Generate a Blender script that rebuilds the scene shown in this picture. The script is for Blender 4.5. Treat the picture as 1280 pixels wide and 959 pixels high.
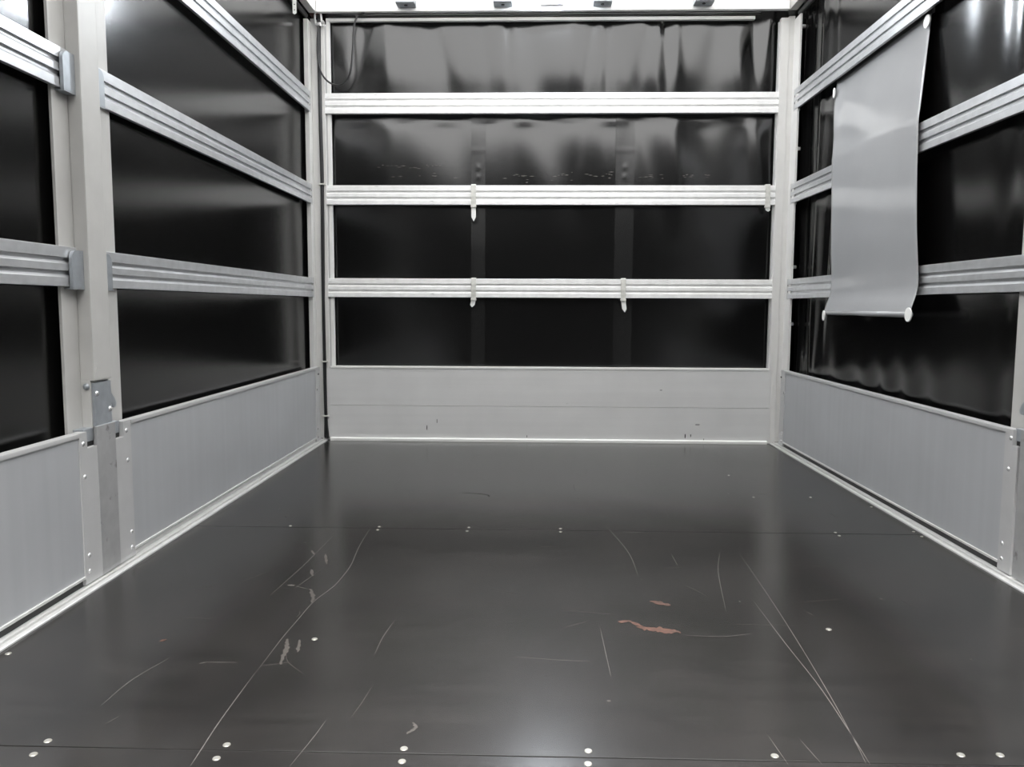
import bpy, bmesh, math, random
from mathutils import Vector, Matrix
random.seed(4)
scene = bpy.context.scene
COL = scene.collection
for o in list(bpy.data.objects):
    bpy.data.objects.remove(o)

# ------------------------------------------------------------------ camera
cam_d = bpy.data.cameras.new('camera')
cam = bpy.data.objects.new('camera', cam_d); COL.objects.link(cam)
fwd = Vector((-0.0280, 0.9950, -0.0960)).normalized()
up0 = Vector((-0.007, 0.096, 0.995))
right = fwd.cross(up0).normalized(); up = right.cross(fwd).normalized()
m = Matrix(((right.x, up.x, -fwd.x), (right.y, up.y, -fwd.y), (right.z, up.z, -fwd.z))).to_4x4()
m.translation = Vector((-0.0706, -4.3317, 0.7358))
cam.matrix_world = m
cam_d.sensor_width = 36.0
cam_d.lens = 36.0 * 1005.87 / 1280.0
cam_d.clip_start = 0.02
scene.camera = cam

# ------------------------------------------------------------------ light
SKY_TOP = 19.0       # daylight on the translucent roof sheet
SKY_LOW = 0.03      # dim yard behind the open rear end
LAMP = 800.0        # LED work lamp on the header beam
scene.view_settings.view_transform = 'Standard'
scene.view_settings.look = 'None'
scene.view_settings.gamma = 1.0
scene.view_settings.use_curve_mapping = False
scene.view_settings.exposure = 0.38

w = bpy.data.worlds.new('world'); scene.world = w; w.use_nodes = True
nt = w.node_tree; nt.nodes.clear()
tc = nt.nodes.new('ShaderNodeTexCoord'); sx = nt.nodes.new('ShaderNodeSeparateXYZ')
mr = nt.nodes.new('ShaderNodeMapRange'); mr.interpolation_type = 'SMOOTHSTEP'
mr.inputs['From Min'].default_value = 0.42; mr.inputs['From Max'].default_value = 0.8
mr.inputs['To Min'].default_value = SKY_LOW; mr.inputs['To Max'].default_value = SKY_TOP
bgn = nt.nodes.new('ShaderNodeBackground'); bgn.inputs['Color'].default_value = (1.0, 0.995, 0.985, 1)
wo = nt.nodes.new('ShaderNodeOutputWorld')
nt.links.new(tc.outputs['Generated'], sx.inputs[0]); nt.links.new(sx.outputs['Z'], mr.inputs['Value'])
nt.links.new(mr.outputs['Result'], bgn.inputs['Strength']); nt.links.new(bgn.outputs[0], wo.inputs[0])

# ------------------------------------------------------------------ materials
def mat(name, col, rough=0.5, metal=0.0, spec=0.5, noise=None, bump=None, streak=None, coat=0.0, smudge=None):
    """noise=(scale, amount) mottles the colour; streak=(sx,sy,sz,amount) stretched mottling; bump=(scale,strength,dist)
    smudge=(scale, threshold, colour) patches of dirt"""
    mt = bpy.data.materials.new(name); mt.use_nodes = True
    n = mt.node_tree; b = n.nodes['Principled BSDF']
    b.inputs['Base Color'].default_value = (*col, 1)
    b.inputs['Roughness'].default_value = rough; b.inputs['Metallic'].default_value = metal
    b.inputs['Specular IOR Level'].default_value = spec
    b.inputs['Coat Weight'].default_value = coat
    t = n.nodes.new('ShaderNodeTexCoord')
    last = None
    def ns(scale, mapscale=None, detail=3):
        x = n.nodes.new('ShaderNodeTexNoise'); x.inputs['Scale'].default_value = scale; x.inputs['Detail'].default_value = detail
        if mapscale:
            mp = n.nodes.new('ShaderNodeMapping'); mp.inputs['Scale'].default_value = mapscale
            n.links.new(t.outputs['Object'], mp.inputs[0]); n.links.new(mp.outputs[0], x.inputs[0])
        else:
            n.links.new(t.outputs['Object'], x.inputs[0])
        return x
    def mul(src, amt):
        nonlocal last
        r = n.nodes.new('ShaderNodeMapRange'); r.inputs['From Min'].default_value = .3; r.inputs['From Max'].default_value = .7
        r.inputs['To Min'].default_value = 1 - amt; r.inputs['To Max'].default_value = 1 + amt
        n.links.new(src.outputs[0], r.inputs[0])
        v = n.nodes.new('ShaderNodeVectorMath'); v.operation = 'SCALE'
        if last: n.links.new(last, v.inputs[0])
        else: v.inputs[0].default_value = col
        n.links.new(r.outputs[0], v.inputs['Scale']); last = v.outputs[0]
    if noise: mul(ns(noise[0]), noise[1])
    if streak: mul(ns(1.0, streak[:3], 4), streak[3])
    if smudge:
        x = ns(smudge[0], smudge[3] if len(smudge) > 3 else None, 6)
        r = n.nodes.new('ShaderNodeMapRange'); r.inputs['From Min'].default_value = smudge[1]; r.inputs['From Max'].default_value = smudge[1] + .06
        n.links.new(x.outputs[0], r.inputs[0])
        mx = n.nodes.new('ShaderNodeMix'); mx.data_type = 'RGBA'
        n.links.new(r.outputs[0], mx.inputs[0])
        if last: n.links.new(last, mx.inputs[6])
        else: mx.inputs[6].default_value = (*col, 1)
        mx.inputs[7].default_value = (*smudge[2], 1); last = mx.outputs[2]
    if last: n.links.new(last, b.inputs['Base Color'])
    if bump:
        x = ns(bump[0], None, 4); bp = n.nodes.new('ShaderNodeBump')
        bp.inputs['Strength'].default_value = bump[1]; bp.inputs['Distance'].default_value = bump[2]
        n.links.new(x.outputs[0], bp.inputs['Height']); n.links.new(bp.outputs[0], b.inputs['Normal'])
    return mt

M_TARP = mat('black_tarp', (0.0035, 0.0034, 0.0034), 0.16, spec=0.42, noise=(3, .15), bump=(900, .12, .0006))
M_TARP_BACK = mat('black_tarp_front', (0.0035, 0.0035, 0.0036), 0.17, spec=.9, noise=(3, .2), bump=(900, .12, .0006))
M_FLOOR = mat('phenolic_plywood', (0.0155, 0.0142, 0.0132), 0.22, spec=0.6, noise=(4, .3), streak=(3, 40, 1, .2), bump=(420, .03, .0002))
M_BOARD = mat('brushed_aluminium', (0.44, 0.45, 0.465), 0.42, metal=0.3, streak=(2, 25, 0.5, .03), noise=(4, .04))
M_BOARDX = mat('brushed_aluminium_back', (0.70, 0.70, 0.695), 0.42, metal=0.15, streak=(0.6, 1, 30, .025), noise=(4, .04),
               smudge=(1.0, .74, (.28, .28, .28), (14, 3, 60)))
M_STRIP = mat('aluminium_end_strip', (0.50, 0.50, 0.50), 0.45, metal=0.25, noise=(15, .04))
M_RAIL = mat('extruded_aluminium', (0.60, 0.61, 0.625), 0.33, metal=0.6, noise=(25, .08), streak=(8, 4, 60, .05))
M_RAILB = mat('scuffed_aluminium_lit', (0.93, 0.93, 0.92), 0.4, metal=0.1, noise=(25, .06), smudge=(1.0, .69, (.30, .29, .28), (9, 9, 90)))  # light on the far-end slats put into the pale base; smudges are scuffs
M_POST = mat('beige_grey_paint', (0.46, 0.455, 0.44), 0.42, spec=0.4, noise=(14, .04), smudge=(9, .74, (.42, .41, .40)))
M_CPOST = mat('pale_corner_paint', (0.66, 0.655, 0.64), 0.42, spec=0.4, noise=(14, .03))
M_PLATE = mat('galvanised_plate', (0.36, 0.36, 0.36), 0.45, metal=0.3, noise=(25, .08), smudge=(22, .63, (.20, .195, .19)))
M_ZINC = mat('zinc_bracket', (0.36, 0.385, 0.41), 0.42, metal=0.5, noise=(30, .1))
M_WHITE = mat('white_painted_beam', (0.82, 0.82, 0.81), 0.4)
M_WSTRIP = mat('white_strip', (0.80, 0.80, 0.78), 0.5)
M_TRIM = mat('floor_trim_aluminium', (0.62, 0.62, 0.61), 0.4, metal=0.35, noise=(30, .06))
M_BLACK = mat('black_rubber', (0.012, 0.012, 0.012), 0.5)
M_CABLE = mat('cable_sheath', (0.012, 0.012, 0.013), 0.4)
M_RIVET = mat('rivet_steel', (0.80, 0.80, 0.80), 0.25, metal=0.7)
M_SCREW = mat('screw_steel', (0.38, 0.37, 0.33), 0.35, metal=0.6)
M_STRAP = mat('pale_plastic_strap', (0.62, 0.62, 0.58), 0.5, noise=(60, .12))
M_TONGUE = mat('white_plastic_tongue', (0.85, 0.85, 0.83), 0.45)
M_FLAP = mat('grey_pvc_flap', (0.33, 0.335, 0.345), 0.13, spec=0.6, noise=(6, .02), bump=(1200, .1, .0005))
M_DARKMET = mat('dark_tube', (0.10, 0.10, 0.10), 0.3, metal=0.7)
M_RED = mat('red_brown_primer', (0.10, 0.045, 0.04), 0.6)
M_SCR = mat('pale_scratch', (0.11, 0.10, 0.093), 0.6)
M_WORN = mat('worn_patch', (0.055, 0.048, 0.042), 0.5, noise=(200, .2))
M_WOOD = mat('bare_red_wood', (0.085, 0.04, 0.027), 0.7, noise=(60, .5))
M_JOINT = mat('joint_line', (0.008, 0.008, 0.008), 0.7)
M_BAND = mat('webbing', (0.006, 0.006, 0.006), 0.24, spec=.9, noise=(30, .3), bump=(300, .4, .001))

def emis(name, col, s):
    mt = bpy.data.materials.new(name); mt.use_nodes = True; n = mt.node_tree; n.nodes.clear()
    e = n.nodes.new('ShaderNodeEmission'); e.inputs[0].default_value = (*col, 1); e.inputs[1].default_value = s
    o = n.nodes.new('ShaderNodeOutputMaterial'); n.links.new(e.outputs[0], o.inputs[0]); return mt
M_LED = emis('led_lens', (0.86, 0.93, 1.0), LAMP)

def roofmat():
    mt = bpy.data.materials.new('translucent_roof_sheet'); mt.use_nodes = True; n = mt.node_tree; n.nodes.clear()
    a = n.nodes.new('ShaderNodeBsdfTranslucent'); a.inputs[0].default_value = (.45, .45, .45, 1)
    b = n.nodes.new('ShaderNodeBsdfDiffuse'); b.inputs[0].default_value = (.75, .75, .75, 1)
    x = n.nodes.new('ShaderNodeMixShader'); x.inputs[0].default_value = .5
    o = n.nodes.new('ShaderNodeOutputMaterial')
    n.links.new(a.outputs[0], x.inputs[1]); n.links.new(b.outputs[0], x.inputs[2]); n.links.new(x.outputs[0], o.inputs[0]); return mt
M_ROOF = roofmat()

# ------------------------------------------------------------------ helpers
def link(name, bm, mt, parent=None, smooth=False):
    me = bpy.data.meshes.new(name)
    bmesh.ops.recalc_face_normals(bm, faces=bm.faces[:])
    bm.to_mesh(me); bm.free()
    if smooth:
        for p in me.polygons: p.use_smooth = True
    me.materials.append(mt)
    o = bpy.data.objects.new(name, me); COL.objects.link(o)
    if parent: o.parent = parent
    return o
def struct(name, bm, mt, smooth=False):
    o = link(name, bm, mt, None, smooth); o['kind'] = 'structure'; return o
def thing(name, label, cat, loc=(0, 0, 0), group=None):
    o = bpy.data.objects.new(name, None); o.empty_display_size = .05; COL.objects.link(o); o.location = loc
    o['label'] = label; o['category'] = cat
    if group: o['group'] = group
    return o
def tag(o, label, cat, group=None):
    o['label'] = label; o['category'] = cat
    if group: o['group'] = group
    return o
def abox(bm, x0, x1, y0, y1, z0, z1, bev=0.0):
    x0, x1 = min(x0, x1), max(x0, x1); y0, y1 = min(y0, y1), max(y0, y1)
    r = bmesh.ops.create_cube(bm, size=1.0)
    for v in r['verts']:
        v.co = Vector(((x0 + x1) / 2 + v.co.x * (x1 - x0), (y0 + y1) / 2 + v.co.y * (y1 - y0), (z0 + z1) / 2 + v.co.z * (z1 - z0)))
    if bev:
        es = {e for v in r['verts'] for e in v.link_edges}
        bmesh.ops.bevel(bm, geom=list(es), offset=bev, segments=2, affect='EDGES', profile=.7)
def box(*a, **k):
    bm = bmesh.new(); abox(bm, *a, **k); return bm
def prism(bm, poly, a, b, fn):
    """poly: (u,v) closed outline, extruded from a to b; fn(u,v,t) -> xyz"""
    A = [bm.verts.new(fn(u, v, a)) for u, v in poly]; B = [bm.verts.new(fn(u, v, b)) for u, v in poly]
    n = len(poly)
    for i in range(n): bm.faces.new((A[i], A[(i + 1) % n], B[(i + 1) % n], B[i]))
    bm.faces.new(A); bm.faces.new(B[::-1])
def cyl(bm, p, axis, r, h, seg=16, r2=None):
    q = Vector(axis).normalized().to_track_quat('Z', 'Y').to_matrix().to_4x4()
    q.translation = Vector(p) + Vector(axis).normalized() * h / 2
    bmesh.ops.create_cone(bm, cap_ends=True, segments=seg, radius1=r, radius2=r if r2 is None else r2, depth=h, matrix=q)
def dome(bm, p, axis, r, flat=.45):
    q = Vector(axis).normalized().to_track_quat('Z', 'Y').to_matrix().to_4x4()
    q.translation = Vector(p)
    bmesh.ops.create_uvsphere(bm, u_segments=14, v_segments=8, radius=r, matrix=q @ Matrix.Diagonal((1, 1, flat, 1)))
def catmull(pts, n=8):
    P = [Vector(p) for p in pts]; P = [P[0] * 2 - P[1]] + P + [P[-1] * 2 - P[-2]]; out = []
    for i in range(1, len(P) - 2):
        for k in range(n):
            t = k / n; a, b, c, d = P[i - 1:i + 3]
            out.append(.5 * ((2 * b) + (c - a) * t + (2 * a - 5 * b + 4 * c - d) * t * t + (-a + 3 * b - 3 * c + d) * t ** 3))
    out.append(P[-2]); return out
def tube(bm, pts, r, seg=10):
    prev = None; ref = Vector((.3, 1, .2))
    for i, p in enumerate(pts):
        d = (pts[min(i + 1, len(pts) - 1)] - pts[max(i - 1, 0)]).normalized()
        u = d.cross(ref).normalized(); v = d.cross(u)
        ring = [bm.verts.new(p + (u * math.cos(t) + v * math.sin(t)) * r) for t in [2 * math.pi * k / seg for k in range(seg)]]
        if prev:
            for k in range(seg): bm.faces.new((prev[k], prev[(k + 1) % seg], ring[(k + 1) % seg], ring[k]))
        else: bm.faces.new(ring[::-1])
        prev = ring
    bm.faces.new(prev)
def sheet(bm, nu, nv, fn, thick=None):
    """grid surface; fn(s,t) -> xyz"""
    V = [[bm.verts.new(fn(i / nu, j / nv)) for i in range(nu + 1)] for j in range(nv + 1)]
    for j in range(nv):
        for i in range(nu): bm.faces.new((V[j][i], V[j][i + 1], V[j + 1][i + 1], V[j + 1][i]))
def g(x, c, s): return math.exp(-((x - c) / s) ** 2)

# ------------------------------------------------------------------ geometry constants (metres)
RY = -4.30                    # rear opening
RAILZ = ((0.780, 0.880), (1.2695, 1.370), (1.7413, 1.8455))
PY0, PY1 = -2.262, -2.172     # middle post
BH = 0.408                    # dropside height

# ------------------------------------------------------------------ structure
bm = bmesh.new()
ys = [RY, -3.0755, -1.7355, 0.03]
for i in range(3):
    abox(bm, -1.225, 1.225, ys[i] + .0012, ys[i + 1] - .0012, -.03, 0.0, bev=.0012)
floor = struct('floor', bm, M_FLOOR)
link('joint_filler', box(-1.224, 1.224, RY + .01, .02, -.029, -.0012), M_JOINT, floor)

def back_tarp(s, t):
    x = -1.30 + 2.60 * s; z = .30 + 2.16 * t
    top = max(0.0, (z - 1.83) / .40)
    mid = max(0.0, min(1.0, (z - 1.05) / .8))
    y = .048 + .004 * math.sin(x * 5 + z * 1.3)
    # folds gathered under the header
    for c, wd, a, sl in ((-.98, .05, .016, -.10), (-.86, .035, -.008, .0), (-.62, .045, .010, .22), (-.36, .03, .006, .10), (-.22, .02, .010, .02),
                         (.12, .03, -.006, .0), (.22, .02, .009, -.10), (.30, .018, .010, .0), (.52, .03, .010, -.18), (.60, .02, .012, .02),
                         (.66, .02, -.010, .03), (.90, .08, .014, -.20), (1.06, .03, .012, -.02), (1.14, .03, -.012, -.05)):
        cc = c + sl * (2.22 - z)
        y += a * g(x, cc, wd * (1 + .8 * (2.2 - z))) * (.25 * mid + .75 * min(1, top))
    for c, wd, a in ((-.50, .12, .014), (-.12, .10, -.008), (.02, .09, .014), (.26, .10, -.009), (.50, .07, .012), (.66, .08, -.012), (.80, .12, .012), (1.1, .05, -.010)):
        y += a * g(x, c - .25 * (z - 1.6), wd) * mid * .8
    y += .010 * g(z, 1.80, .12) + .006 * g(z, 1.72, .03) * math.sin(x * 14)
    return (x, y, z)
bm = bmesh.new(); sheet(bm, 260, 120, back_tarp)
wall_back = struct('wall_back', bm, M_TARP_BACK, smooth=True)
for name, x0, x1 in (('webbing_strap', -.417, -.341), ('webbing_strap', .351, .451)):
    bm = bmesh.new()
    def bs(s, t, x0=x0, x1=x1):
        x = x0 + (x1 - x0) * s; z = .40 + 1.36 * t
        p = back_tarp((x + 1.30) / 2.60, (z - .30) / 2.16)
        return (x, p[1] - .004 - .0006 * g(z, 1.56, .010) - .0015 * g(z, 1.47, .012) * g(x, (x0 + x1) / 2, .012) - .0015 * g(z, 1.42, .012) * g(x, (x0 + x1) / 2, .012), z)
    sheet(bm, 16, 120, bs)
    link(name, bm, M_BAND, wall_back, smooth=True)

for x0, x1, z, n in ((-.93, -.56, 1.475, 16), (-.84, -.60, 1.425, 6), (-.20, .06, 1.425, 10), (.06, .34, 1.432, 14), (.46, .62, 1.425, 8), (.70, .86, 1.428, 9), (-.62, .2, 1.36 + .05, 6)):
    bm = bmesh.new()
    for _ in range(n):
        x = random.uniform(x0, x1); zz = z + random.gauss(0, .006); l = random.uniform(.004, .016); h = random.uniform(.0008, .0022)
        y = back_tarp((x + 1.3) / 2.6, (zz - .3) / 2.16)[1] - .0012
        bm.faces.new([bm.verts.new((x + a * l, y, zz + b * h)) for a, b in ((-1, -.3), (.2, -1), (1, .1), (.1, 1))])
    link('scuff_mark', bm, M_SCR, wall_back)['kind'] = 'stuff'

def side_tarp(sgn, wav):
    def fn(s, t):
        y = RY + (.066 - RY) * s; z = .30 + 2.12 * t
        x = (1.300 if wav else 1.286) + .003 * math.sin(y * 2.1 + z * 1.7)
        if wav:
            q = -y
            near = math.exp(-q / .30)
            for c, wd, a in ((.03, .012, .010), (.085, .020, -.013), (.16, .030, .010), (.30, .030, -.006), (.46, .03, .006)):
                x += a * g(q, c + .02 * math.sin(z * 2.3 + c * 9), wd) * (0.8 + .5 * math.sin(z * 4.1 + c * 20))
            # hem puckers just above the dropside and under the roof rail
            x += .006 * math.exp(-((z - .40) / .16) ** 2) * math.sin(q * 26 + 1.5 * math.sin(q * 5)) * (.4 + .6 * math.exp(-q / 1.2))
            x += .007 * math.exp(-((z - 2.28) / .10) ** 2) * math.sin(q * 30 + math.sin(q * 7))
            x += .008 * g(q, 1.92, .05) + .010 * g(q, 1.72, .09) * (z - 1)
        else:
            q = -y
            x += .001 * math.sin(q * 3)
        return (sgn * x, y, z)
    return fn
bm = bmesh.new(); sheet(bm, 420, 80, side_tarp(-1, False)); struct('wall_left', bm, M_TARP, smooth=True)
bm = bmesh.new(); sheet(bm, 700, 80, side_tarp(1, True)); wall_right = struct('wall_right', bm, M_TARP, smooth=True)
for y, z in ((-.05, 1.548), (-.031, .945), (-.018, .647), (-.040, 2.159)):
    bm = bmesh.new(); cyl(bm, (1.296, y, z), (-1, 0, 0), .009, .020, 14); dome(bm, (1.276, y, z), (-1, 0, 0), .010, .5)
    link('tarp_button', bm, M_WHITE, wall_right, smooth=True)

bm = bmesh.new(); sheet(bm, 8, 12, lambda s, t: (-1.33 + 2.66 * s, RY + (.08 - RY) * t, 2.402 + .03 * math.sin(math.pi * s)))
struct('ceiling', bm, M_ROOF, smooth=True)

# floor edge trims (ribbed extrusions along both sides, flat one at the front wall)
def edge_trim(name, sgn):
    bm = bmesh.new()
    prof = [(1.198, -.02), (1.198, .004), (1.200, .006), (1.211, .006), (1.2120, .0005), (1.2165, .0005), (1.217, .008), (1.231, .009), (1.246, .009), (1.246, -.02)]
    prism(bm, prof, RY, -.004 if sgn > 0 else -.012, lambda u, v, t: (sgn * u, t, v))
    struct(name, bm, M_TRIM)
    bm = bmesh.new()
    o = box(sgn * 1.2325, sgn * 1.247, -2.075 if sgn < 0 else -2.105, -.10, .008, .030 if sgn > 0 else .022)
    struct('trim_%d' % (5 if sgn < 0 else 6), o, M_TRIM if sgn < 0 else M_BLACK)
edge_trim('trim_1', -1); edge_trim('trim_2', 1)
struct('trim_7', box(-1.247, -1.2325, RY, -2.315, .008, .030), M_BLACK)
bm = bmesh.new(); prism(bm, [(-.018, -.01), (-.018, .012), (-.014, .016), (.0, .018), (.004, .018), (.004, -.01)], -1.184, 1.181, lambda u, v, t: (t, u, v))
struct('trim_3', bm, M_WSTRIP)

# ------------------------------------------------------------------ floor screws and wear marks (children of the floor)
SCREWS = [(-0.889,-3.058),(-0.888,-3.099),(-0.583,-3.059),(-0.584,-3.100),(-0.284,-3.060),(-0.281,-3.098),(0.023,-3.056),(0.020,-3.094),(0.329,-3.060),(0.638,-3.046),(0.703,-3.044),(-0.585,-1.718),(-0.583,-1.756),(-0.286,-1.714),(-0.288,-1.757),(0.019,-1.715),(0.018,-1.753),(-0.883,-1.721),(0.919,-1.722),(0.918,-1.759),(0.608,-2.528),(-0.553,-2.627),(-1.178,-2.725),(1.182,-1.701),(1.182,-1.757),(1.179,-1.373),(1.004,-1.231),(0.782,-1.241),(0.783,-0.834)]
for k, (x, y) in enumerate(SCREWS):
    big = y < -2.5
    r = .0072 if big else .0055
    bm = bmesh.new(); cyl(bm, (x, y, -.001), (0, 0, 1), r, .0022, 16, r * .8)
    sc = link('screw_head', bm, M_SCREW, floor)
    if big:
        bm = bmesh.new(); a = random.random() * 3
        for t in (a, a + math.pi / 2):
            c, s = math.cos(t) * r * .42, math.sin(t) * r * .42; n = Vector((-s, c, 0)).normalized() * .0007
            vs = [bm.verts.new((x + i * c + j * n.x, y + i * s + j * n.y, .00135)) for i, j in ((-1, -1), (1, -1), (1, 1), (-1, 1))]
            bm.faces.new(vs)
        link('screw_recess', bm, M_PLATE, sc)
MARKS = [
 ('thin',0.003,[(-0.612,-1.733),(-0.604,-1.938),(-0.589,-2.113),(-0.589,-2.213),(-0.595,-2.298),(-0.616,-2.401),(-0.622,-2.519),(-0.626,-2.633),(-0.626,-2.792)]),
 ('thin',0.003,[(-0.627,-2.790),(-0.626,-2.897),(-0.624,-2.995),(-0.619,-3.087),(-0.617,-3.124)]),
 ('thin',0.0022,[(-0.712,-1.835),(-0.717,-1.994),(-0.722,-2.134),(-0.731,-2.259),(-0.739,-2.365)]),
 ('thin',0.0022,[(-0.663,-2.160),(-0.692,-2.315)]),
 ('worn',0.008,[(-0.738,-1.986),(-0.719,-2.026)]),
 ('worn',0.008,[(-0.687,-2.017),(-0.659,-2.116)]),
 ('worn',0.009,[(-0.689,-2.161),(-0.671,-2.216)]),
 ('worn',0.012,[(-0.652,-2.313),(-0.628,-2.367),(-0.619,-2.412)]),
 ('worn',0.013,[(-0.613,-2.628),(-0.599,-2.684),(-0.589,-2.756)]),
 ('worn',0.01,[(-0.585,-2.632),(-0.571,-2.696)]),
 ('worn',0.012,[(-0.718,-2.288),(-0.697,-2.290)]),
 ('thin',0.003,[(-0.693,-2.296),(-0.654,-2.317)]),
 ('thin',0.002,[(-0.395,-2.515),(-0.404,-2.611),(-0.405,-2.701)]),
 ('thin',0.0018,[(-0.629,-2.765),(-0.567,-2.742)]),
 ('thin',0.0025,[(-0.830,-2.735),(-0.858,-2.834),(-0.864,-2.936)]),
 ('thin',0.0025,[(-0.751,-2.751),(-0.680,-2.749)]),
 ('thin',0.002,[(-0.437,-2.972),(-0.444,-3.031),(-0.458,-3.118)]),
 ('thin',0.003,[(0.483,-2.360),(0.484,-2.602),(0.488,-2.816),(0.481,-2.992),(0.476,-3.080)]),
 ('thin',0.0025,[(0.547,-1.945),(0.531,-2.316),(0.513,-2.621),(0.494,-2.864),(0.478,-3.018),(0.470,-3.080)]),
 ('thin',0.002,[(0.492,-1.948),(0.445,-2.133),(0.397,-2.430)]),
 ('thin',0.002,[(0.169,-1.649),(0.214,-1.960),(0.217,-2.176)]),
 ('thin',0.002,[(0.084,-2.540),(0.085,-2.688),(0.086,-2.789)]),
 ('thin',0.002,[(0.261,-2.573),(0.349,-2.579),(0.425,-2.560)]),
 ('thin',0.002,[(-0.114,-2.700),(-0.022,-2.712),(0.053,-2.718)]),
 ('thin',0.0016,[(-0.003,-2.543),(0.054,-2.506)]),
 ('brown',0.022,[(0.223,-2.365),(0.268,-2.396)]),
 ('brown',0.018,[(0.129,-2.503),(0.153,-2.497)]),
 ('brown',0.03,[(0.167,-2.534),(0.216,-2.546),(0.265,-2.558)]),
 ('brown',0.012,[(0.153,-2.494),(0.185,-2.536)]),
 ('thin',0.003,[(0.213,-1.744),(0.291,-1.746)]),
 ('thin',0.0016,[(0.387,-3.008),(0.398,-3.083)]),
 ('thin',0.0016,[(0.336,-2.997),(0.343,-3.085)]),
 ('thin',0.002,[(0.592,-2.422),(0.602,-2.447)]),
 ('brown',0.01,[(-0.887,-2.653),(-0.879,-2.640)]),
 ('thin',0.0018,[(-0.821,-3.000),(-0.810,-2.972)]),
 ('dark',0.006,[(-0.355,-1.215),(-0.262,-1.238),(-0.241,-1.277)]),
 ('worn',0.008,[(-0.282,-2.975),(-0.275,-2.993),(-0.287,-3.015)]),
]
rs = random.Random(11)
for _ in range(34):
    x = rs.uniform(-1.05, 1.05); y = rs.uniform(-3.05, -.5); a = rs.choice((rs.gauss(1.57, .35), rs.gauss(0, .3))); l = rs.uniform(.02, .16)
    MARKS.append(('faint', rs.uniform(.0010, .0018), [(x, y), (x + math.cos(a) * l * .5 + rs.gauss(0, .004), y + math.sin(a) * l * .5), (x + math.cos(a) * l, y + math.sin(a) * l)]))
for _ in range(26):
    x = rs.uniform(-1.0, 1.0); y = rs.uniform(-3.0, -.4); a = rs.uniform(0, 3.1); l = rs.uniform(.004, .012)
    MARKS.append(('worn', rs.uniform(.003, .007), [(x, y), (x + math.cos(a) * l, y + math.sin(a) * l)]))
MK = {'faint': ('scratch', M_WORN), 'thin': ('scratch', M_SCR), 'worn': ('scuff_mark', M_WORN), 'brown': ('gouge_mark', M_WOOD), 'dark': ('scuff_mark', M_JOINT)}
for kind, wd, pts in MARKS:
    P = catmull([(x, y, .0) for x, y in pts], 10); bm = bmesh.new(); prev = None; n = len(P)
    for i, p in enumerate(P):
        d = (P[min(i + 1, n - 1)] - P[max(i - 1, 0)]).normalized(); nn = Vector((-d.y, d.x, 0))
        f = math.sin(math.pi * min(1, max(0, (i + .3) / (n - .4)))) ** .45
        hw = wd / 2 * f * (random.uniform(.75, 1.1) if kind == 'thin' else random.uniform(.45, 1.2))
        if kind == 'thin': hw *= .62
        off = nn * (0 if kind == 'thin' else random.uniform(-.15, .15) * wd)
        a, b = [bm.verts.new(p + off + nn * s * hw + Vector((0, 0, .0004))) for s in (-1, 1)]
        if prev: bm.faces.new((prev[0], a, b, prev[1]))
        prev = (a, b)
    link(MK[kind][0], bm, MK[kind][1], floor)

# ------------------------------------------------------------------ dropside boards
def rivet(parent, p, axis, r=.0065):
    bm = bmesh.new(); dome(bm, p, axis, r, .5); return link('rivet', bm, M_RIVET, parent, smooth=True)
def side_board(sgn, ya, yb, label, strips, rivets, notches):
    """board between ya (near) and yb (far); strips: (y0,y1) end strips"""
    t = thing('side_board', label, 'board', (sgn * 1.225, (ya + yb) / 2, 0.03)); L = t.location.copy()
    X = lambda x: sgn * x
    pa, pb = ya, yb
    for s0, s1 in strips:
        if abs(s0 - ya) < .002: pa = s1
        if abs(s1 - yb) < .002: pb = s0
    bm = box(X(1.227), X(1.249), pa, pb, .034, BH - .010, bev=.0015)
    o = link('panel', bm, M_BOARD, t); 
    bm = box(X(1.223), X(1.251), pa, pb, BH - .012, BH, bev=.003)
    c = link('top_edge', bm, M_STRIP, t)
    bm = box(X(1.2225), X(1.249), pa, pb, .029, .036, bev=.0015)
    b = link('bottom_lip', bm, M_TRIM, t)
    kids = [o, c, b]
    for (s0, s1), nt_ in zip(strips, notches):
        bm = bmesh.new()
        if nt_ is None:
            poly = [(s0, .012), (s1, .012), (s1, BH), (s0, BH)]
        else:
            n0, n1, nz = nt_
            if n1 >= s1 - .001: poly = [(s0, .012), (s1, .012), (s1, nz), (n0, nz), (n0, BH), (s0, BH)]
            else: poly = [(s0, .012), (s1, .012), (s1, BH), (n1, BH), (n1, nz), (s0, nz)]
        prism(bm, poly, 1.2245, 1.2495, lambda u, v, tt: (sgn * tt, u, v))
        kids.append(link('end_strip', bm, M_STRIP, t))
    for y, z in rivets:
        kids.append(rivet(t, (sgn * 1.2245, y, z), (-sgn, 0, 0)))
    inv = Matrix.Translation(-L)
    for k in kids: k.data.transform(inv)
    return t
side_board(-1, RY + .02, -2.264, 'brushed aluminium dropside board left of the middle post, nearest the camera', [(-2.345, -2.264)],
           [(-2.328, .379), (-2.327, .293), (-2.324, .085), (-2.324, .043)], [(-2.310, -2.264, .365)])
side_board(-1, -2.170, -.055, 'long aluminium dropside board between the left middle post and the corner cable', [(-2.170, -2.085), (-.135, -.055)],
           [(-2.110, .380), (-2.108, .295), (-2.103, .085), (-2.104, .040), (-.116, .289), (-.112, .079), (-.109, .033)], [(-2.170, -2.125, .365), None])
side_board(1, -2.165, -.075, 'long aluminium dropside board on the right, below the hanging grey flap', [(-2.165, -2.105), (-.145, -.075)],
           [(-2.132, .384), (-2.129, .298), (-2.122, .088), (-2.123, .045), (-.132, .293), (-.122, .081), (-.120, .036)], [(-2.165, -2.140, .365), None])

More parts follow.
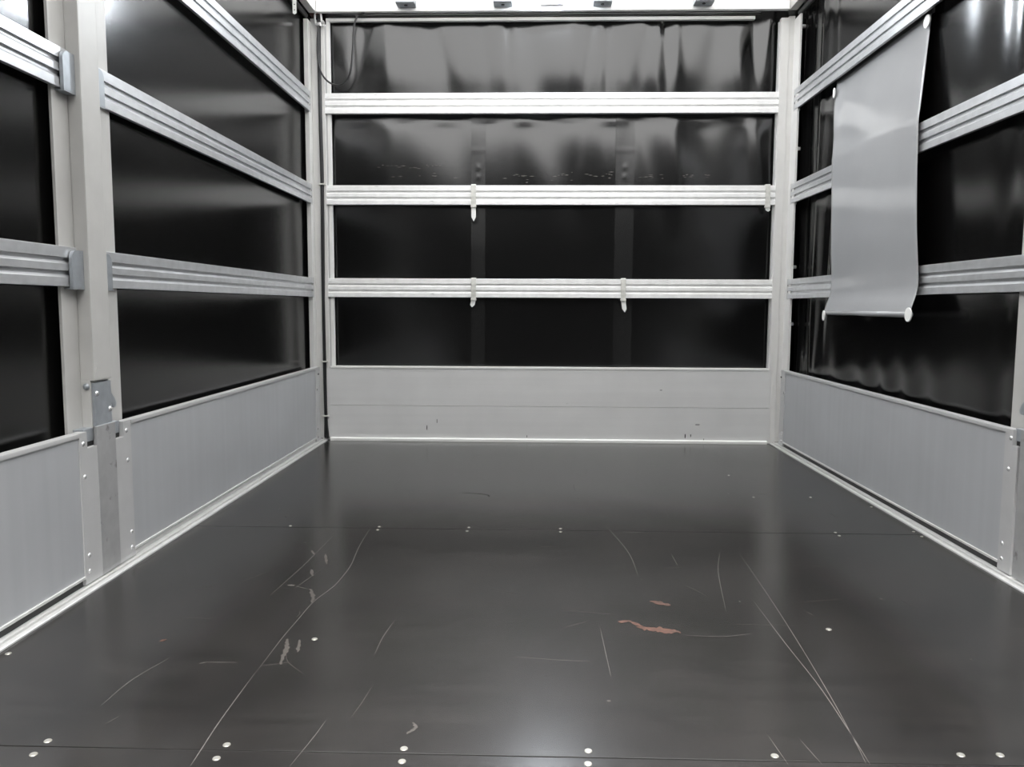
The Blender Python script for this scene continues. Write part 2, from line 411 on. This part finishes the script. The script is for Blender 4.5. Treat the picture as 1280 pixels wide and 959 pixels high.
side_board(1, RY + .02, -2.272, 'aluminium dropside board to the right of the right middle post', [(-2.350, -2.272)],
           [(-2.333, .379), (-2.332, .293), (-2.330, .085), (-2.330, .043)], [(-2.316, -2.272, .365)])
struct('trim_8', box(1.247, 1.2325, RY, -2.320, .008, .030), M_BLACK)

bb = thing('front_board', 'wide aluminium board across the far end below the black tarp', 'board', (0, 0, 0))
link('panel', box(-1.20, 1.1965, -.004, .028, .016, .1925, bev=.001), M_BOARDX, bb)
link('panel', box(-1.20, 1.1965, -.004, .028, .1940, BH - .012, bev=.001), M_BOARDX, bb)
link('top_edge', box(-1.178, 1.181, -.007, .030, BH - .012, BH, bev=.003), M_WSTRIP, bb)
for x0, z0, h, wd in ((-.655, .062, .024, .004), (.745, .028, .022, .005), (.775, .035, .014, .004), (.845, .018, .008, .003), (-.11, .024, .012, .003), (-.60, .10, .02, .003), (.61, .285, .006, .012), (.81, .098, .008, .022)):
    bm = bmesh.new(); vs = [bm.verts.new((x0 + a * wd, -.0045, z0 + b * h)) for a, b in ((-.5, 0), (.3, -.1), (.6, .5), (.4, 1.05), (-.4, 1), (-.6, .5))]; bm.faces.new(vs)
    link('dent_mark', bm, M_PLATE if wd > .01 else M_JOINT, bb)

# ------------------------------------------------------------------ aluminium slats (rails)
H0 = .1
PROF = [(-.025, 0), (-.001, 0), (0, .001), (0, .0225), (-.007, .0295), (-.007, .0395), (0, .0395), (0, .0565), (-.007, .0635), (-.007, .0725), (0, .0725), (0, .099), (-.001, .1), (-.025, .1)]
def slat(label, kind, z, a, b, group, sgn=1, y=0.0, mt=None):
    h = (z[1] - z[0]) / H0
    bm = bmesh.new()
    if kind == 'back':
        prism(bm, [(u, v * h) for u, v in PROF], a, b, lambda u, v, t: (t, -u, v)); loc = (0, y, z[0])
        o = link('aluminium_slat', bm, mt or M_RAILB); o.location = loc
    else:
        c = (a + b) / 2
        prism(bm, [(max(u, -.0115), v * h) for u, v in PROF], a - c, b - c, lambda u, v, t: (sgn * -u, t, v))
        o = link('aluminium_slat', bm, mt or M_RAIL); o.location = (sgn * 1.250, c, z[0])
    tag(o, label, 'rail', group); return o
LV = ('lowest', 'middle', 'top')
for k in range(3):
    slat('%s of the three aluminium slats across the far end wall' % LV[k], 'back', RAILZ[k], -1.196, 1.186, 'slats across the far end wall', y=-.002)
for k in range(3):
    slat('%s of the three aluminium slats on the left wall beyond the middle post' % LV[k], 'side', RAILZ[k], PY1 + .002, -.055, 'slats on the left wall beyond the post', sgn=-1)
for k in range(2):
    slat('%s aluminium slat left of the middle post, cut by the left picture edge' % ('lower', 'upper')[k], 'side', RAILZ[k], RY + .03, PY0 - .012, 'slats on the left wall nearest the camera', sgn=-1)
for k in range(3):
    slat(('lowest', 'middle', 'top')[k] + ' aluminium slat to the right of the right middle post', 'side', RAILZ[k], RY + .03, PY0 - .018, 'slats on the right wall nearest the camera', sgn=1)
slat('top aluminium slat left of the left middle post', 'side', RAILZ[2], RY + .03, PY0 - .012, 'slats on the left wall nearest the camera', sgn=-1)
for k in range(3):
    lab = ('lowest aluminium slat on the right wall, crossing behind the flap near its bottom roll',
           'middle aluminium slat on the right wall, crossing behind the middle of the flap',
           'top aluminium slat on the right wall, above the grey flap')[k]
    slat(lab, 'side', RAILZ[k], PY1 + .04, -.055, 'slats on the right wall', sgn=1)

# ------------------------------------------------------------------ middle posts
def place_pocket(parent, sgn, y0, y1, z, round_at):
    """zinc pocket holding a slat end; rounded upper corner on the side away from the post"""
    z0, z1 = z[0] - .004, z[1] - .008
    r = .022; poly = []
    pts = [(y0, z0), (y1, z0)]
    def arc(cx, cz, a0, a1): return [(cx + r * math.cos(math.radians(a)), cz + r * math.sin(math.radians(a))) for a in [a0 + (a1 - a0) * i / 6 for i in range(7)]]
    if round_at == 'lo': poly = pts + [(y1, z1)] + arc(y0 + r, z1 - r, 90, 180)
    else: poly = pts + arc(y1 - r, z1 - r, 0, 90) + [(y0, z1)]
    bm = bmesh.new(); prism(bm, poly, 1.2385, 1.2475, lambda u, v, t: (sgn * t, u, v))
    abox(bm, sgn * 1.2385, sgn * 1.276, y0, y1, z0 - .003, z0 + .001)
    return link('slat_pocket', bm, M_ZINC, parent)
def middle_post(sgn, label, levels_near, levels_far, shift=0.0):
    t = thing('middle_post', label, 'post', (0, 0, 0))
    a, b = PY0 + shift, PY1 + shift
    X = lambda x: sgn * x
    link('flange', box(X(1.262), X(1.270), a - .068, b + .115, BH - .06, 2.205, bev=.0015), M_POST, t)
    bm = box(X(1.225), X(1.262), a, b, .535, 2.205, bev=.004)
    # turned-out dog ear at the lower near corner of the tube
    link('tube', bm, M_POST, t)
    link('side_channel', box(X(1.236), X(1.262), a, b, BH - .005, .536, bev=.002), M_PLATE if False else M_POST, t)
    bm = bmesh.new(); prism(bm, [(a + .004, .548), (a + .010, .548), (a + .012, .574)], 1.2235, 1.2255, lambda u, v, tt: (sgn * tt, u, v)); link('corner_tab', bm, M_POST, t)
    lp = link('latch_plate', box(X(1.2285), X(1.236), a + .004, b - .002, BH + .004, .529, bev=.0015), M_ZINC, t)
    for y, z in ((a + .016, .500), (b - .012, .452)):
        bm = bmesh.new(); dome(bm, (sgn * 1.2285, y, z), (-sgn, 0, 0), .0075, .6); link('rivet', bm, M_RIVET, lp, smooth=True)
    # hook of the latch sticks out on the far side
    bm = bmesh.new()
    prism(bm, [(b - .004, .495), (b + .004, .492), (b + .018, .478), (b + .026, .464), (b + .024, .455), (b + .014, .452), (b + .006, .458), (b + .002, .466), (b - .004, .462)],
          1.230, 1.236, lambda u, v, tt: (sgn * tt, u, v))
    link('latch_hook', bm, M_ZINC, t)
    link('foot_plate', box(X(1.2235), X(1.230), a - .002, b + .002, .012, BH + .006, bev=.001), M_PLATE, t)
    link('inner_post', box(X(1.231), X(1.262), a + .004, b - .004, .0095, BH, bev=.001), M_PLATE, t)
    link('post_head', box(X(1.227), X(1.2505), a + .004, b - .004, 2.204, 2.2415), M_POST, t)
    # hinge brackets sitting in the board notches
    for y0, y1 in ((a - .046, a + .002), (b - .002, b + .044)):
        br = link('hinge_bracket', box(X(1.234), X(1.262), y0, y1, .378, BH + .004, bev=.002), M_ZINC, t)
        link('hinge_slot', box(X(1.236), X(1.2615), y0, y1, .3655, .378), M_BLACK, br)
    bm = bmesh.new(); cyl(bm, (sgn * 1.246, a - .0005, .520), (0, -1, 0), .0085, .003, 16); dome(bm, (sgn * 1.246, a - .0030, .520), (0, -1, 0), .0065, .5)
    link('bolt', bm, M_ZINC, t, smooth=True)
    for k in levels_near: place_pocket(t, sgn, a - .052, a - .001, RAILZ[k], 'lo')
    for k in levels_far: place_pocket(t, sgn, b + .001, b + .050, RAILZ[k], 'hi')
    return t
middle_post(-1, 'grey painted post in the middle of the left wall with latch plate', (0, 1, 2), (0, 1, 2))
middle_post(1, 'grey post with a notched hinge bracket at the right picture edge', (0, 1, 2), (0, 1, 2), shift=-.006)

# ------------------------------------------------------------------ corner posts
def corner_post(sgn, label, ylen):
    t = thing('corner_post', label, 'post', (sgn * 1.23, 0, 0)); o = t.location
    inv = Matrix.Translation(-Vector(o)); X = lambda x: sgn * x; kids = []
    kids.append(link('end_face', box(X(1.184), X(1.226), -.003, .030, .002, 2.215, bev=.002), M_CPOST, t))
    kids.append(link('side_face', box(X(1.252), X(1.275 if sgn < 0 else 1.262), -ylen, .028, .010, 2.205, bev=.0015), M_CPOST, t))
    kids.append(link('corner_web', box(X(1.226), X(1.256), .003, .028, .010, 2.225, bev=.0015), M_CPOST, t))
    kids.append(link('slat_ledge', box(X(1.176), X(1.184), .014, .030, BH, 2.20), M_STRIP, t))
    bk = []
    for z0, z1 in RAILZ:
        s = link('slat_socket', box(X(1.2515), X(1.278), -.058, -.034, z0 - .004, z1 + .002, bev=.0015), M_STRIP, t); kids.append(s)
        for zz in (.0345, .068):
            q = link('socket_hole', box(X(1.2508), X(1.2525), -.053, -.047, z0 + zz - .004, z0 + zz + .005), M_BLACK, s); bk.append(q)
    q = link('hinge_slot', box(X(1.222), X(1.2245), -.092, -.078, .3655, .3735), M_BLACK, t); kids.append(q)
    for k in kids + bk: k.data.transform(inv)
    return t
corner_post(-1, 'grey painted far left corner post behind the black cable', .060)
corner_post(1, 'pale grey far right corner post between the end wall and the right wall', .095)

# white strip inside the left of the end wall window, and the curtain strip below the header
tag(link('tarp_edge_strip', box(-1.1755, -1.157, .012, .034, BH, 2.225, bev=.002), M_WSTRIP), 'narrow white vertical strip beside the far left corner post', 'strip')
tag(link('tarp_top_strip', box(-1.175, 1.053, .006, .030, 2.212, 2.228, bev=.002), M_WSTRIP), 'thin white horizontal strip holding the end tarp under the header', 'strip')
bm = bmesh.new(); cyl(bm, (-1.16, .008, 2.240), (1, 0, 0), .007, 2.24, 14)
tag(link('curtain_tube', bm, M_DARKMET, smooth=True), 'thin dark tube running just below the white header beam', 'tube')

# ------------------------------------------------------------------ header beam, roof rails
hd = thing('header_beam', 'broad white header beam across the top of the end wall', 'beam', (0, 0, 2.256))
inv = Matrix.Translation((0, 0, -2.256))
k = link('beam', box(-1.212, 1.212, -.045, -.018, 2.243, 2.398, bev=.003), M_WHITE, hd); k.data.transform(inv)
for x in (-.74, -.245, .26, .77):
    bm = bmesh.new(); prism(bm, [(-.035, .055), (-.035, .004), (-.030, .0), (.034, .0), (.034, .055)], x - .047, x + .047, lambda u, v, t: (t, -.080 + u, 2.260 + v))
    s = link('bracket', bm, M_ZINC, hd)
    bm = bmesh.new(); cyl(bm, (x, -.08, 2.2605), (0, 0, -1), .009, .003, 12); q = link('bracket_hole', bm, M_BLACK, s)
    s.data.transform(inv); q.data.transform(inv)
for sgn, lab in ((-1, 'pale roof side rail above the left wall meeting the header'), (1, 'pale roof side rail above the right wall meeting the header')):
    o = link('roof_rail', box(sgn * 1.214, sgn * 1.252, RY + .02, -.03, 2.242, 2.398, bev=.003), M_WHITE if sgn < 0 else M_POST)
    tag(o, lab, 'beam')
for sgn, lab in ((-1, 'dark curtain track tube below the left roof rail'), (1, 'dark curtain track tube below the right roof rail')):
    bm = bmesh.new(); cyl(bm, (sgn * 1.264, RY + .02, 2.222), (0, 1, 0), .012, -RY - .07, 16)
    tag(link('curtain_track', bm, M_DARKMET, smooth=True), lab, 'tube')
tag(link('corner_joint', box(-1.252, -1.205, -.020, .028, 2.236, 2.30), M_RED), 'small red brown joint piece at the top left corner', 'bracket')

# LED lamp under the header
lamp = thing('work_lamp', 'glowing white lamp at the middle of the header beam', 'lamp', (.004, -.046, 2.285))
bm = box(-.058, .058, -.024, 0, -.018, .028, bev=.004); link('lamp_housing', bm, M_WHITE, lamp)
bm = bmesh.new(); abox(bm, -.05, .05, -.044, -.024, -.013, .023, bev=.006); link('lamp_lens', bm, M_LED, lamp)

# perforated strap hanging top left
st = thing('hanging_strap', 'white perforated strap end hanging at the top of the left wall', 'strap', (-1.222, -.39, 2.11))
bm = bmesh.new(); prism(bm, [(-.009, .006), (0, 0), (.009, .006), (.009, .133), (-.009, .133)], -.001, .001, lambda u, v, t: (u, t, v)); link('band', bm, M_TONGUE, st)
for z in (.02, .045, .07):
    bm = bmesh.new(); cyl(bm, (0, -.0008, z), (0, -1, 0), .0028, .0008, 10); link('hole', bm, M_BLACK, st)

# ------------------------------------------------------------------ slat straps on the end wall
def slat_strap(label, x, k, tongue, lean, group='straps hooked over the end wall slats'):
    z0, z1 = RAILZ[k]; t = thing('slat_strap', label, 'strap', (x, -.004, z0 - .01), group)
    h = z1 - z0
    bm = bmesh.new()
    # band bent over the slat, front run with slight bulge
    path = [(.022, h + .004), (.022, h + .014), (-.002, h + .015), (-.006, h + .010), (-.008, h * .5), (-.007, .004), (.0, .0)]
    prev = None
    for u, v in path:
        ring = [bm.verts.new((s * .0125 , u + q, v)) for s, q in ((-1, 0), (1, 0))]
        ring2 = [bm.verts.new((s * .0125, u - .002, v)) for s in (1, -1)]
        cur = ring + ring2
        if prev:
            for i in range(4): bm.faces.new((prev[i], prev[(i + 1) % 4], cur[(i + 1) % 4], cur[i]))
        prev = cur
    link('band', bm, M_STRAP, t)
    link('buckle', box(-.015, .015, -.013, -.001, -.006, .006, bev=.002), M_STRAP, t)
    bm = bmesh.new(); L = tongue
    poly = [(-.012, .0), (.012, .0), (.012 + lean * .7, -L * .72), (.0 + lean, -L), (-.012 + lean * .7, -L * .72)]
    prism(bm, poly, -.006, -.0035, lambda u, v, tt: (u, tt, v)); link('tongue', bm, M_TONGUE, t)
slat_strap('pale plastic strap on the middle end wall slat, left of centre', -.400, 1, .078, .001)
slat_strap('pale plastic strap on the lowest end wall slat, left of centre', -.400, 0, .042, -.009)
slat_strap('pale plastic strap on the lowest end wall slat, right of centre', .398, 0, .066, .010)
t_ = slat_strap('pale plastic strap on the middle end wall slat at its right end', 1.142, 1, .026, .006)

# ------------------------------------------------------------------ cables
cb = thing('corner_cable', 'black cable running down the far left corner to the floor', 'cable', (-1.21, -.02, 0))
pts = [(-1.206, 2.242), (-1.209, 2.0), (-1.208, 1.70), (-1.205, 1.374), (-1.209, .9), (-1.208, .432), (-1.206, .135), (-1.199, .03), (-1.196, .012)]
inv = Matrix.Translation((1.21, .02, 0))
bm = bmesh.new(); tube(bm, catmull([(x, -.012, z) for x, z in pts], 6), .0085); o = link('sheath', bm, M_CABLE, cb, smooth=True); o.data.transform(inv)
bm = bmesh.new(); tube(bm, catmull([(x + (.004 if z > .5 else -.016 * (1 if z < .12 else .4)), -.004, z) for x, z in pts], 6), .005); o = link('sheath', bm, M_CABLE, cb, smooth=True); o.data.transform(inv)
for x, z in ((-1.205, 1.374), (-1.208, .432), (-1.206, .135)):
    bm = bmesh.new(); abox(bm, x - .018, x + .018, -.026, -.002, z - .004, z + .004, bev=.0015); o = link('clip', bm, M_STRAP, cb); o.data.transform(inv)
lp = [(-1.204, 2.215), (-1.213, 2.069), (-1.203, 1.968), (-1.17, 1.908), (-1.12, 1.879), (-1.073, 1.891), (-1.040, 1.948), (-1.026, 2.069), (-1.019, 2.170), (-1.000, 2.225), (-.965, 2.243)]
bm = bmesh.new(); tube(bm, catmull([(x, -.022 - .01 * math.sin(i * .3), z) for i, (x, z) in enumerate(lp)], 8), .0048)
tag(link('hanging_cable', bm, M_CABLE, smooth=True), 'thin black cable hanging in a loop at the top left of the end wall', 'cable')
cc = thing('cable_hook', 'small white hook holding the cable at the top left corner', 'hook', (-1.205, -.012, 2.19))
bm = bmesh.new(); tube(bm, catmull([(-.018, 0, .0), (-.020, -.004, .045), (-.008, -.006, .060), (.010, -.006, .055), (.014, -.002, .01)], 6), .0055); link('bow', bm, M_WHITE, cc, smooth=True)
bm = bmesh.new(); tube(bm, catmull([(.010, -.004, .0), (.020, -.008, -.010), (.034, -.008, -.006)], 6), .0035); link('hook_tip', bm, M_RIVET, cc, smooth=True)
bm = bmesh.new(); abox(bm, -.014, .012, -.016, .006, -.012, .006, bev=.003); link('ferrule', bm, M_RIVET, cc)

# ------------------------------------------------------------------ grey flap on the right wall
fl = thing('grey_flap', 'translucent grey sheet flap hanging over the slats on the right wall', 'flap', (1.25, -1.05, 1.74))
inv = Matrix.Translation((-1.25, 1.05, -1.74))
path = catmull([(1.285, 0, 1.752), (1.281, 0, 1.70), (1.2685, 0, 1.60), (1.2565, 0, 1.50), (1.2465, 0, 1.42), (1.2405, 0, 1.375), (1.237, 0, 1.27), (1.234, 0, 1.15), (1.233, 0, 1.0), (1.236, 0, .885), (1.236, 0, .82), (1.230, 0, .785), (1.216, 0, .745), (1.206, 0, .715)], 7)
bm = bmesh.new()
def fls(s, t):
    i = t * (len(path) - 1); a = int(min(i, len(path) - 2)); p = path[a].lerp(path[a + 1], i - a)
    z = p.z; u = (1.752 - z) / 1.04
    y0 = -.555 - .165 * u - .03 * math.sin(math.pi * min(1, u)) * (1 if u < .6 else 1); y1 = -1.415 - .125 * u
    y = y0 + (y1 - y0) * s
    x = p.x + .0025 * math.sin(s * 9 + 1) * math.sin(math.pi * u) - .010 * g(s, 0, .06) * g(u, .12, .12)
    return (x, y, z)
sheet(bm, 60, 84, fls)
o = link('cloth', bm, M_FLAP, fl, smooth=True); o.data.transform(inv)
sm = o.modifiers.new('thickness', 'SOLIDIFY'); sm.thickness = .0016; sm.offset = 0
bm = bmesh.new(); cyl(bm, (1.211, -1.535, .712), (0, 1, 0), .010, .80, 16); o = link('bottom_rod', bm, M_FLAP, fl, smooth=True); o.data.transform(inv)
for x, y, z, ry, rz in ((1.200, -1.548, .712, .024, .024), (1.202, -.738, .700, .014, .022), (1.262, -.585, 1.690, .012, .022), (1.270, -1.422, 1.715, .022, .022)):
    bm = bmesh.new(); cyl(bm, (0, 0, 0), (-1, 0, 0), 1, .004, 24)
    for v in bm.verts: v.co = Vector((x + v.co.x, y + v.co.y * ry, z + v.co.z * rz))
    o = link('end_disc', bm, M_TONGUE, fl); o['label'] = 'white plastic disc'; o.data.transform(inv)
bm = bmesh.new(); abox(bm, 1.279, 1.290, -1.43, -.56, 1.742, 1.83)
o = link('hanging_strip', bm, M_BLACK, fl); o.data.transform(inv)
